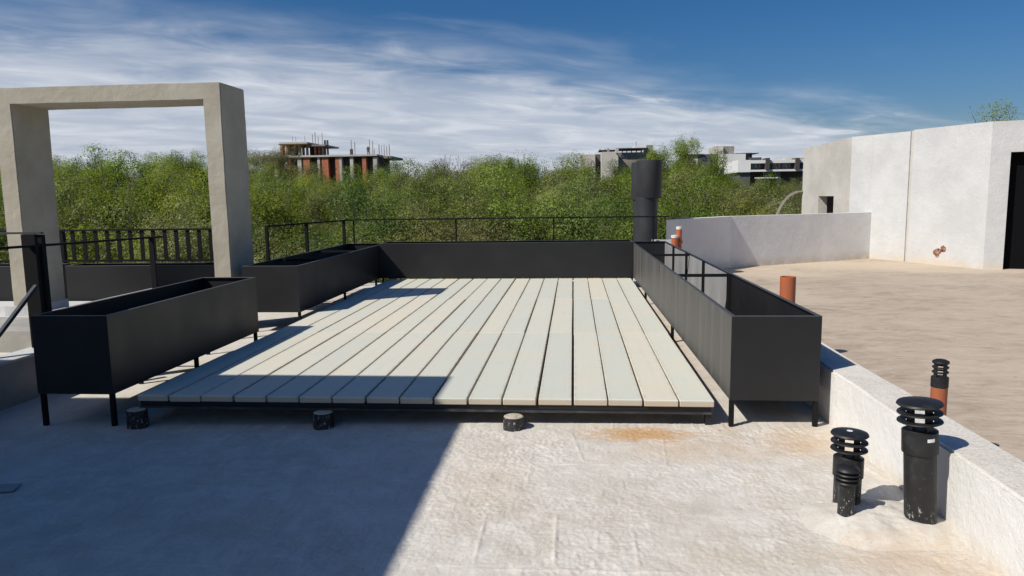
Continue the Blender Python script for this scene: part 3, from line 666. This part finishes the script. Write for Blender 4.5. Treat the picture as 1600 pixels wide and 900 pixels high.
def big_vent():
    x, y = .540, 2.772
    t = thing('roof_vent', 'largest black roof vent with louvred cap standing by the white curb', 'vent', (x,y,-.1), 'black vent pipes')
    lathe('pipe', 'splashed_pvc', t, [(.0565,-.15), (.0565,.185)], x, y, 36)
    lathe('collar', 'black_pvc', t, [(.0575,.165), (.063,.166), (.0635,.17), (.0625,.25), (.050,.256), (.046,.262)], x, y, 36)
    cap_parts(t, 'black_pvc', x, y, .255, .05, .079, .033, 3, .37)
    bm = bmesh.new(); az = math.atan2(CAM.y-y, CAM.x-x); cols_ = []
    for k in range(7):
        an = az + math.radians(24 + 26*k/6); cols_.append([bm.verts.new((x+.0642*math.cos(an), y+.0642*math.sin(an), zz)) for zz in (.221,.234)])
    for p_, q_ in zip(cols_, cols_[1:]): bm.faces.new((p_[0], q_[0], q_[1], p_[1]))
    o = mesh_obj('sticker', bm, 'paper', t)
    o['label'] = 'small white sticker on the collar'
    rootbase(t); t.rotation_euler = (0, -.06, 0)
    x, y = .325, 2.935
    t = thing('roof_vent', 'medium black roof vent with louvred cap behind the smallest vent', 'vent', (x,y,-.1), 'black vent pipes')
    lathe('pipe', 'splashed_pvc', t, [(.0525,-.15), (.0525,.03)], x, y, 36)
    lathe('collar', 'black_pvc', t, [(.053,.0), (.058,.001), (.058,.078), (.046,.084), (.042,.09)], x, y, 36)
    cap_parts(t, 'black_pvc', x, y, .083, .046, .071, .031, 3, .18)
    s_ = lathe('sticker', 'paper', t, [(.012,.1925), (.0005,.1931)], x-.004, y-.01, 10); s_['label'] = 'pale mark on the cap'
    rootbase(t)
    x, y = .272, 2.80
    t = thing('roof_vent', 'smallest slim black vent pipe in front of the medium vent', 'vent', (x,y,-.1), 'black vent pipes')
    lathe('pipe', 'splashed_pvc', t, [(.0305,-.15), (.0305,.048)], x, y, 30)
    for k in range(3): lathe('louvre_plate', 'black_pvc', t, [(.022,.030+k*.016), (.042,.026+k*.016), (.045,.029+k*.016), (.042,.033+k*.016), (.022,.036+k*.016)], x, y, 28)
    lathe('cap_top', 'black_pvc', t, [(.022,.034), (.022,.076), (.042,.074), (.045,.078), (.041,.085), (.026,.093), (.001,.096)], x, y, 28)
    rootbase(t)
    x, y = .998, 3.62
    t = thing('roof_vent', 'orange pipe with black louvred vent cap beyond the curb', 'vent', (x,y,-.2), 'orange plastic pipes')
    lathe('pipe', 'orange_pvc', t, [(.037,-.21), (.037,.205)], x, y, 30)
    lathe('collar', 'black_pvc', t, [(.0375,.194), (.039,.195), (.039,.243), (.034,.246)], x, y, 30)
    cap_parts(t, 'black_pvc', x, y, .245, .033, .0375, .024, 3, .32)
    rootbase(t)
big_vent()

# offcut of sheet metal at the left edge
def offcut():
    t = thing('metal_offcut', 'bent piece of pale sheet metal lying at the left edge', 'offcut', (-3.6,2.95,fz(-3.6)))
    z = fz(-3.6)+.003
    bar('flat_strip', 'galvanised_sheet', t, (-3.42,3.07,z+.006), (-3.95,2.92,z+.006), .09, .006)
    bar('upright_strip', 'galvanised_sheet', t, (-3.47,2.985,z+.045), (-3.95,2.86,z+.045), .006, .085)
    rootbase(t)
offcut()

# ------------------------------------------------------------------ far buildings
def pbox(name, mat, parent, p0, p1, q0, q1, Y, depth, gz=None):
    """box that spans the given bearing and height at distance Y"""
    a = at(p0, (q0+q1)/2, Y); b = at(p1, (q0+q1)/2, Y); z1 = at((p0+p1)/2, q0, Y).z; z0 = at((p0+p1)/2, q1, Y).z if gz is None else gz
    return box(name, mat, parent, a.x, b.x, Y, Y+depth, z0, z1)
def brick_building():
    Y = 130; t = thing('brick_building', 'unfinished brick building with bare upper floor above the trees', 'building', (at(500,250,Y).x, Y+5, GZ))
    pbox('floor_slab', 'far_concrete', t, 402, 589, 242.6, 245.2, Y-.3, 14)
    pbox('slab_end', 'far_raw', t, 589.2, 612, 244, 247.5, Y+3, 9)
    pbox('interior', 'far_dark', t, 420, 590, 245.4, 260, Y+1.2, 9, GZ)  # solid dark box paints the shade inside the openings
    for p0, p1, mt in ((419,428,'far_brick'), (428.1,433,'far_concrete'), (444,449,'far_concrete'), (449.1,454,'far_brick'), (465,471,'far_concrete'), (474,484,'far_brick'), (496,500,'far_concrete'),
                       (503,513,'far_brick'), (524,530,'far_brick'), (530.1,534,'far_concrete'), (547,552,'far_concrete'), (566,572,'far_brick'), (583,589,'far_concrete')):
        pbox('wall_panel' if mt == 'far_brick' else 'column', mt, t, p0, p1, 245.4, 270, Y, 1.0, GZ)
    # lower floors, hidden in the trees
    pbox('upper_interior', 'far_dark', t, 450, 462, 228.5, 242.4, Y+4.5, 3); pbox('upper_interior', 'far_dark', t, 484, 500, 229, 242.4, Y+4.5, 3)  # dark boxes paint the shade inside the upper floor
    for px in (438, 442, 447, 452, 459, 466, 472, 478, 485, 491, 497, 503, 506):
        pbox('column', random.choice(['far_raw','timber','far_brick','far_raw']), t, px, px+random.uniform(1.6,3.4), 226.6, 242.4, Y+random.uniform(.2,3.5), .5)
    pbox('roof_slab', 'timber', t, 435, 481, 224.9, 226.2, Y-.2, 9); pbox('roof_slab', 'far_concrete', t, 436, 480, 222.2, 224.7, Y, 8.5); pbox('roof_slab', 'far_raw', t, 481.2, 508, 226, 228.2, Y+1.0, 8)
    for px, a, b_, w_ in ((457,213,221,.06), (462,214,221,.06), (476,212,221,.06), (488,210,226,.09), (492,206,226,.10), (497,213,226,.08), (503,207,226,.08), (507.5,219,242,.28), (511.5,219,242,.28),
                      (548.5,219,242,.1), (549,233,242.5,.45), (554,222,242,.1), (577,218,242,.1), (582,220,242,.1), (585,233,242,.09), (592,226,243,.13), (596,227,243,.08), (600,226,243,.1), (604,228,243,.1), (608,226,243,.12)):
        p = at(px, a, Y+2); q_ = at(px, b_, Y+2); bar('rebar' if w_ < .2 else 'scaffold_prop', 'far_raw' if w_ < .2 else 'far_dark', t, (p.x,p.y,p.z), (p.x,p.y,q_.z), w_)
    rootbase(t)
    # a builder standing on the open slab is a few pixels of dark cloth
    return t
brick_building()
def person():
    Y = 131.5; b = at(575.5, 242.4, Y); zf = at(575, 242.6, 129.7).z
    bm = bmesh.new()
    # one skinned figure: legs, torso, arms, head
    J = [(0,0,.92), (0,0,1.42), (0,0,1.62), (0,0,1.76), (-.10,0,.9), (-.12,0,.48), (-.13,-.02,.04), (.10,0,.9), (.14,0,.48), (.16,-.02,.04), (-.2,0,1.4), (-.27,0,1.12), (-.2,-.12,.92), (.2,0,1.4), (.3,0,1.14), (.26,-.15,.98)]
    E = [(0,1),(1,2),(2,3),(0,4),(4,5),(5,6),(0,7),(7,8),(8,9),(1,10),(10,11),(11,12),(1,13),(13,14),(14,15)]
    rad = [.16,.17,.06,.11,.1,.075,.055,.1,.075,.055,.075,.055,.045,.075,.055,.045]
    me = bpy.data.meshes.new('person'); me.from_pydata(J, E, []); o = bpy.data.objects.new('person', me); C.objects.link(o)
    md = o.modifiers.new('skin', 'SKIN'); o.modifiers.new('sub', 'SUBSURF').levels = 1
    for v, r in zip(me.skin_vertices[0].data, rad): v.radius = (r, r)
    me.skin_vertices[0].data[0].use_root = True
    me.materials.append(MATS['far_dark']); o.location = (b.x, Y, zf)
    tag(o, 'worker in dark clothes standing on the unfinished building slab', 'person'); bm.free()
person()
def concrete_building():
    Y = 120; t = thing('concrete_building', 'pale concrete building behind trees left of the flue', 'building', (at(955,250,Y).x, Y+6, GZ))
    pbox('side_block', 'far_concrete', t, 907, 930, 241.5, 262, Y+3, 8, GZ); pbox('side_block', 'far_grey', t, 930.2, 940, 241, 262, Y+5, 6, GZ)
    pbox('main_block', 'far_concrete', t, 940, 966, 237, 262, Y, 9, GZ); pbox('shaded_block', 'far_raw', t, 966.2, 1012, 238, 262, Y+4, 9, GZ)  # shaded side of the block put into a darker material
    pbox('pilaster', 'far_concrete', t, 962, 966.4, 231, 239, Y-.3, 1); pbox('pilaster', 'far_raw', t, 949, 952.5, 232, 236.8, Y+3, 1)
    pbox('pergola_roof', 'far_dark', t, 936, 962, 234, 235.2, Y+4, 5); pbox('pergola_roof', 'far_dark', t, 966.6, 1008, 231, 232.6, Y+3, 6)
    for px in (937, 945, 972, 979, 986, 994, 1002): pbox('pergola_post', 'far_dark', t, px, px+1.2, 232.8, 238, Y+4.2, .4)
    pbox('roof_house', 'far_white', t, 992, 1010, 227, 231, Y+8, 6); pbox('roof_house', 'far_raw', t, 1010.2, 1020, 226.5, 238, Y+9, 6, GZ)
    for px in (970, 981, 992, 1003): w_ = pbox('window', 'far_glass', t, px, px+7, 241, 247, Y+3.9, .5)
    p = at(994, 221, Y+9); bar('antenna', 'far_raw', t, p, (p.x,p.y,at(994,227.2,Y+9).z), .12); rootbase(t)
concrete_building()
def tower_building():
    Y = 170; t = thing('tower_building', 'pale stair tower and flat roofs far behind the bushy tall tree', 'building', (at(1130,250,Y).x, Y+6, GZ))
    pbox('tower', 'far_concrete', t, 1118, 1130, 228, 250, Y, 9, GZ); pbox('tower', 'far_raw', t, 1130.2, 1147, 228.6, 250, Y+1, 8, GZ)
    for px in (1119, 1124, 1131, 1137, 1142): pbox('tower_cap', 'far_white', t, px, px+2, 226.4, 228, Y+1.2, 1)
    pbox('low_block', 'far_white', t, 1130, 1165, 240.5, 260, Y-6, 7, GZ); pbox('low_block', 'far_raw', t, 1160, 1175, 238.6, 244, Y-4, 6, GZ); pbox('low_block', 'far_grey', t, 1165.2, 1190, 246, 262, Y-5, 6, GZ)
    pbox('canopy', 'far_dark', t, 1150, 1186, 239, 240, Y-5, 5); pbox('post', 'far_dark', t, 1174, 1175.2, 240.2, 246, Y-4.5, .4); pbox('post', 'far_dark', t, 1152, 1153, 240.2, 246, Y-4.8, .4)
    pbox('long_block', 'far_grey', t, 1070, 1122, 241, 262, Y-12, 6, GZ); pbox('pillar', 'far_white', t, 1083.5, 1090, 248, 272, Y-14, 1.5, GZ); pbox('ledge', 'far_white', t, 1066, 1100, 239.6, 240.9, Y-12.5, 6.5)
    for px in (1072, 1096, 1108): pbox('window', 'far_glass', t, px, px+8, 245, 251, Y-12.1, .5)
    rootbase(t)
tower_building()
def black_white_building():
    Y = 112; t = thing('modern_building', 'modern white and charcoal building left of the rooftop building', 'building', (at(1200,260,Y).x, Y+5, GZ))
    pbox('white_block', 'far_white', t, 1153, 1173, 250, 269, Y, 10)
    pbox('roof_band', 'far_white', t, 1173.1, 1262, 249.6, 254.5, Y, 9.8); pbox('floor_band', 'far_white', t, 1173.1, 1262, 264.6, 267.6, Y, 9.8)
    pbox('recess_wall', 'far_grey', t, 1173.3, 1261, 254.6, 264.5, Y+1.4, 8); pbox('ground_storey', 'far_grey', t, 1156, 1172, 269.2, 285, Y+.4, 8, GZ); pbox('ground_storey', 'far_dark', t, 1172.3, 1261, 267.8, 285, Y+2, 7, GZ)
    for px in (1175, 1182, 1207, 1213, 1223, 1229): 
        f = pbox('window', 'far_white', t, px, px+5.4, 256, 263, Y+1.3, .3); pbox('pane', 'far_glass', f, px+.6, px+4.8, 256.6, 259.2, Y+1.2, .09); pbox('pane', 'far_glass', f, px+.6, px+4.8, 259.8, 262.4, Y+1.2, .09)
    for p0, p1 in ((1197,1203), (1243.5,1249.5)): pbox('chimney_pier', 'far_dark', t, p0, p1, 246.6, 264.4, Y-.4, 2.2)
    for px in (1195, 1212): pbox('ground_column', 'far_grey', t, px, px+8, 267.8, 285, Y+.5, 1.2, GZ)
    pbox('sill_band', 'far_white', t, 1180, 1216, 277, 278.6, Y+.2, .5); pbox('roof_house', 'far_concrete', t, 1226, 1262, 246.5, 249.4, Y+5, 4)
    rootbase(t)
black_white_building()

# ------------------------------------------------------------------ trees
def quads_mesh(name, V, nquads, mat, tone=None):
    me = bpy.data.meshes.new(name); me.vertices.add(len(V)); me.vertices.foreach_set('co', V.astype(np.float32).ravel())
    me.loops.add(nquads*4); me.loops.foreach_set('vertex_index', np.arange(nquads*4, dtype=np.int32))
    me.polygons.add(nquads); me.polygons.foreach_set('loop_start', np.arange(0, nquads*4, 4, dtype=np.int32))
    me.update(calc_edges=True)
    if tone is not None:
        at_ = me.attributes.new('tone', 'FLOAT', 'FACE'); at_.data.foreach_set('value', tone.astype(np.float32))
    me.materials.append(MATS[mat]); return me
def tubes(name, segs, mat, sides=5):
    """segs: (p0, p1, r0, r1) limbs joined into one branching skeleton"""
    V = []; Fq = []
    for a, b, r0, r1 in segs:
        d = (b-a); L = np.linalg.norm(d)
        if L < 1e-6: continue
        d = d/L; u = np.cross(d, (0.3,0.9,0.2)); u /= np.linalg.norm(u); v = np.cross(d, u); n0 = len(V); sd_ = sides if r0 > .03 else 3
        for c, r in ((a, r0), (b, r1)):
            r = max(r, .011)
            for k in range(sd_):
                an = 2*math.pi*k/sd_; V.append(c + (u*math.cos(an) + v*math.sin(an))*r)
        for k in range(sd_): Fq.append((n0+k, n0+(k+1)%sd_, n0+sd_+(k+1)%sd_, n0+sd_+k))
    me = bpy.data.meshes.new(name); me.from_pydata([tuple(p) for p in V], [], Fq); me.materials.append(MATS[mat])
    for p in me.polygons: p.use_smooth = True
    return me
def grow(seed, H, R, nl, leafsize, upright=0.0, sparse=1.0, drop=0.25):
    """trunk forking into limbs, branches and twigs inside an uneven crown; leaves in sprays along the twigs"""
    g = np.random.default_rng(seed); segs = []; tips = []
    lobes = [(g.uniform(0, 2*math.pi), g.uniform(.25, .95)) for _ in range(5)]
    def branch(p, d, L, r, lev):
        n = 3; q = p.copy(); rr = r
        for k in range(n):
            d = d + g.normal(0, .16, 3) + np.array((0,0,.05+.12*upright)); d /= np.linalg.norm(d)
            q2 = q + d*L/n; r2 = rr*(.82 if lev < 4 else .7); segs.append((q, q2, rr, r2)); q, rr = q2, r2
            if lev >= 3: tips.append((q.copy(), d.copy(), lev))
        if lev >= 4: return
        m_ = (3, 4, 4, 4)[lev] if lev < 4 else 0
        for k in range(m_):
            an = g.uniform(0, 2*math.pi); sp = g.uniform(.45, 1.0)*(1-.45*upright)
            u = np.cross(d, (0.1,0.2,1.0)); u /= max(np.linalg.norm(u), 1e-6); v = np.cross(d, u)
            nd = d + (u*math.cos(an)+v*math.sin(an))*sp; nd[2] -= .05*lev*drop; nd /= np.linalg.norm(nd)
            branch(q, nd, L*g.uniform(.62, .88), rr*.68, lev+1)
    base = np.array((0.,0,0))
    for k in range(g.integers(1, 4)):
        an = g.uniform(0, 6.28); d = np.array((math.cos(an)*.28, math.sin(an)*.28, 1.)); d /= np.linalg.norm(d)
        branch(base + np.array((math.cos(an), math.sin(an), 0))*.1, d, H*.36, H*.016+.03, 0)
    P = np.array([t_[0] for t_ in tips])
    # fit the skeleton to height H and radius R
    sz = H*.96/np.percentile(P[:,2], 99.5); sx = R/np.percentile(np.hypot(P[:,0]-P[:,0].mean(), P[:,1]-P[:,1].mean()), 92)
    S = np.array((sx, sx, sz)); off = np.array((P[:,0].mean()*sx, P[:,1].mean()*sx, 0))*.6
    segs = [((a*S-off*min(1, a[2]*sz/2)), (b*S-off*min(1, b[2]*sz/2)), r0, r1) for a, b, r0, r1 in segs]
    P = P*S - off; D = np.array([t_[1] for t_ in tips])*S; D /= np.linalg.norm(D, axis=1)[:,None]
    # leaves sit in clumps round the twig ends, with gaps between; a few loose sprays feather the outline
    keep = g.random(len(P)) < sparse; P = P[keep]; D = D[keep]
    rel = P - np.array((0,0,H*.55)); out = np.sqrt((rel[:,0]/R)**2 + (rel[:,1]/R)**2 + (rel[:,2]/(H*.45))**2)
    wgt = np.clip(P[:,2]/H, .1, 1)*np.clip(out, .25, 1.2)**1.5; wgt /= wgt.sum()
    K = int((120 if upright < .5 else 60)*sparse); ci = g.choice(len(P), min(K, len(P)), replace=False, p=wgt)
    cr = g.uniform(.30, .72, len(ci))*(1-.35*upright)*(.75+.25*R/3.3); cc_ = P[ci]; ctone = g.random(len(ci))
    nloose = int(nl*.16); nc = nl - nloose
    q = g.choice(len(ci), nc, p=cr**2/np.sum(cr**2)); u = g.normal(0, 1, (nc,3)); u[:,2] += .35; u /= np.linalg.norm(u, axis=1)[:,None]
    lump = 1 + .28*np.sin(u[:,0]*5+q)*np.cos(u[:,1]*4+q*1.7)
    rad = cr[q]*lump*(.45 + .62*np.sqrt(g.random(nc)))
    ctr1 = cc_[q] + u*rad[:,None]*np.array((1,1,.72+.6*upright)); n1 = u*1.0 + g.normal(0, .38, (nc,3)) + np.array((0,0,.3)); t1 = .72*ctone[q] + .28*g.random(nc)
    li = g.choice(len(P), nloose, p=wgt); ctr2 = P[li] + D[li]*g.uniform(-.2, .5, nloose)[:,None]*(.7+.5*upright) + g.normal(0, .10, (nloose,3)); n2 = g.normal(0, 1, (nloose,3)) + np.array((0,0,.6)); t2 = g.random(nloose)
    ctr = np.concatenate((ctr1, ctr2)); nrm = np.concatenate((n1, n2)); tone = np.clip(np.concatenate((t1, t2)), 0, 1)
    nrm /= np.linalg.norm(nrm, axis=1)[:,None]
    ln = leafsize*g.uniform(.6, 1.35, nl); wd = ln*g.uniform(.35, .6, nl)
    a = np.cross(nrm, g.normal(0, 1, (nl,3))); a /= np.maximum(np.linalg.norm(a, axis=1), 1e-6)[:,None]; b = np.cross(nrm, a)
    V = np.stack([ctr - a*ln[:,None]*.5, ctr + b*wd[:,None]*.5, ctr + a*ln[:,None]*.5, ctr - b*wd[:,None]*.5], axis=1).reshape(-1, 3)
    return segs, V, nl, tone
PROTO = {}
def make_proto(key, seed, H, R, nl, ls, mat, **kw):
    segs, V, n, tone = grow(seed, H, R, nl, ls, **kw)
    trunk = tubes('trunk', segs, 'bark'); crown = quads_mesh('crown', V, n, mat, tone); PROTO[key] = (trunk, crown, H, R)
make_proto('a', 11, 9.0, 3.3, 88000, .064, 'leaf_green'); make_proto('b', 12, 9.0, 3.6, 88000, .063, 'leaf_green'); make_proto('c', 13, 9.0, 3.0, 78000, .063, 'leaf_green')
make_proto('d', 14, 9.0, 3.4, 84000, .063, 'leaf_dark'); make_proto('o', 15, 9.0, 3.3, 60000, .060, 'leaf_olive', sparse=.8); make_proto('p', 16, 7.5, 1.7, 26000, .065, 'leaf_pale', upright=.9)
make_proto('q', 17, 7.5, 2.0, 26000, .065, 'leaf_pale', upright=.7); make_proto('r', 18, 9.0, 2.8, 16000, .07, 'leaf_dry', sparse=.55); make_proto('s', 19, 10.0, 2.9, 60000, .060, 'leaf_green', sparse=.62, upright=.3)
def tree(key, px, top_py, Y, label, group='trees of the wood below the roof', rz=None, wide=1.0, name='woodland_tree'):
    """stands on the ground at bearing px, distance Y; its height follows from where its top is seen"""
    p = at(px, top_py, Y); trunk, crown, H0, R0 = PROTO[key]; Hh = p.z - GZ - .32; s_ = Hh/H0
    t = thing(name, label, 'tree', (p.x, Y, GZ), group); t.rotation_euler = (0, 0, random.uniform(0, 6.28) if rz is None else rz)
    t.scale = (s_*wide, s_*wide, s_)
    for nm, me in (('trunk', trunk), ('crown', crown)):
        o = bpy.data.objects.new(nm, me); C.objects.link(o); o.parent = t
    return t
ZN = [(-99,95,'left of the portal'), (95,330,'seen through the portal'), (330,470,'just right of the portal'), (470,620,'below the brick building'),
      (620,800,'behind the far planter'), (800,985,'left of the flue'), (985,1110,'behind the flue'), (1110,1400,'below the charcoal building')]
KN = {'a': 'bushy green tree', 'b': 'broad green tree', 'c': 'narrow green tree', 'd': 'dense dark tree', 'o': 'thin olive tree', 'p': 'slender pale sapling', 'q': 'bushy pale sapling', 'r': 'reddish half bare tree', 's': 'tall feathery tree'}
def zlabel(key, px, row):
    z = [n for a, b, n in ZN if a <= px < b] or ['at the far side of the wood']
    return '%s in the %s, %s' % (KN[key], row, z[0])
TOPS = [(0,243), (90,250), (150,246), (190,236), (260,240), (320,245), (400,246), (425,263), (575,262), (612,250), (650,247), (690,243), (760,248), (830,242), (895,249), (930,256), (1000,252), (1025,248), (1070,232), (1105,248), (1140,264), (1200,277), (1250,274)]
def topline(px):
    for (a, ya), (b, yb) in zip(TOPS, TOPS[1:]):
        if a <= px <= b: return ya + (yb-ya)*(px-a)/(b-a)
    return 246
rr = random.Random(21)
# near row, right below the railing: lower crowns in front
near = [('d',-20,272,19), ('b',70,285,17.5), ('a',165,262,18.5), ('b',265,270,17), ('o',330,300,16), ('a',412,262,18), ('d',470,290,16.5), ('b',545,304,18), ('a',625,283,17), ('d',700,292,18.5), ('o',748,300,16.6), ('b',800,272,18.5),
        ('a',875,276,17), ('b',955,280,18.5), ('a',1010,300,17), ('b',1050,285,19), ('d',1100,300,18.5), ('o',1160,302,20), ('a',1215,290,22)]
for k, px, py, Y in near: tree(k, px, py, Y, zlabel(k, px, 'front row'))
pale = [('q',455,358,14.6), ('p',548,342,14.4), ('q',606,352,14.0), ('p',650,338,15.0), ('p',700,350,14.4), ('p',742,352,14.2), ('q',895,358,15.0)]
for k, px, py, Y in pale:
    tree(k, px, py, Y, zlabel(k, px, 'front undergrowth') , 'pale saplings just beyond the railing', name='pale_sapling')
for row, Y0, step, lift, nm in ((0,24,92,12,'second row'), (1,31,78,6,'third row'), (2,42,66,3,'middle rows'), (3,58,58,0,'far rows'), (4,80,52,0,'farthest row')):
    px = -40 + rr.uniform(0, 40)
    while px < 1275:
        Y = Y0*rr.uniform(.93, 1.08); key = rr.choice('aabbcdos' if row < 3 and px < 1090 else 'aabbcdo')
        if 650 < px < 735 and row >= 3: key = 'r' if rr.random() < .7 else 'o'
        if px > 1090 and key in 'abc' and rr.random() < .5: key = 'o'
        tree(key, px, topline(min(max(px, 0), 1250)) + lift + rr.uniform(-3, 14), Y, zlabel(key, px, nm))
        px += step*rr.uniform(.75, 1.25)
tree('s', 1074, 200, 34, 'tallest feathery tree rising just right of the flue', rz=.6, wide=.75); tree('s', 1045, 218, 33, 'feathery tree top directly behind the flue', rz=2.1, wide=.7)
tree('c', 190, 232, 30, 'tree top poking highest above the wood inside the portal'); tree('a', 830, 236, 48, 'rounded tree top rising above the wood left of the flue')
tree('o', 420, 226, 118, 'tree hump beside the unfinished brick building', rz=1.0, wide=1.15); tree('b', 1548, 177, 42, 'olive crown showing low over the roof of the white rooftop building', wide=1.0, rz=.4); tree('a', 1606, 173, 40, 'second crown over the white rooftop building at the right edge', wide=1.15, rz=2.0)
for px, py, Y in ((690,238,66), (720,240,70)): tree('r', px, py, Y, zlabel('r', px, 'skyline'))
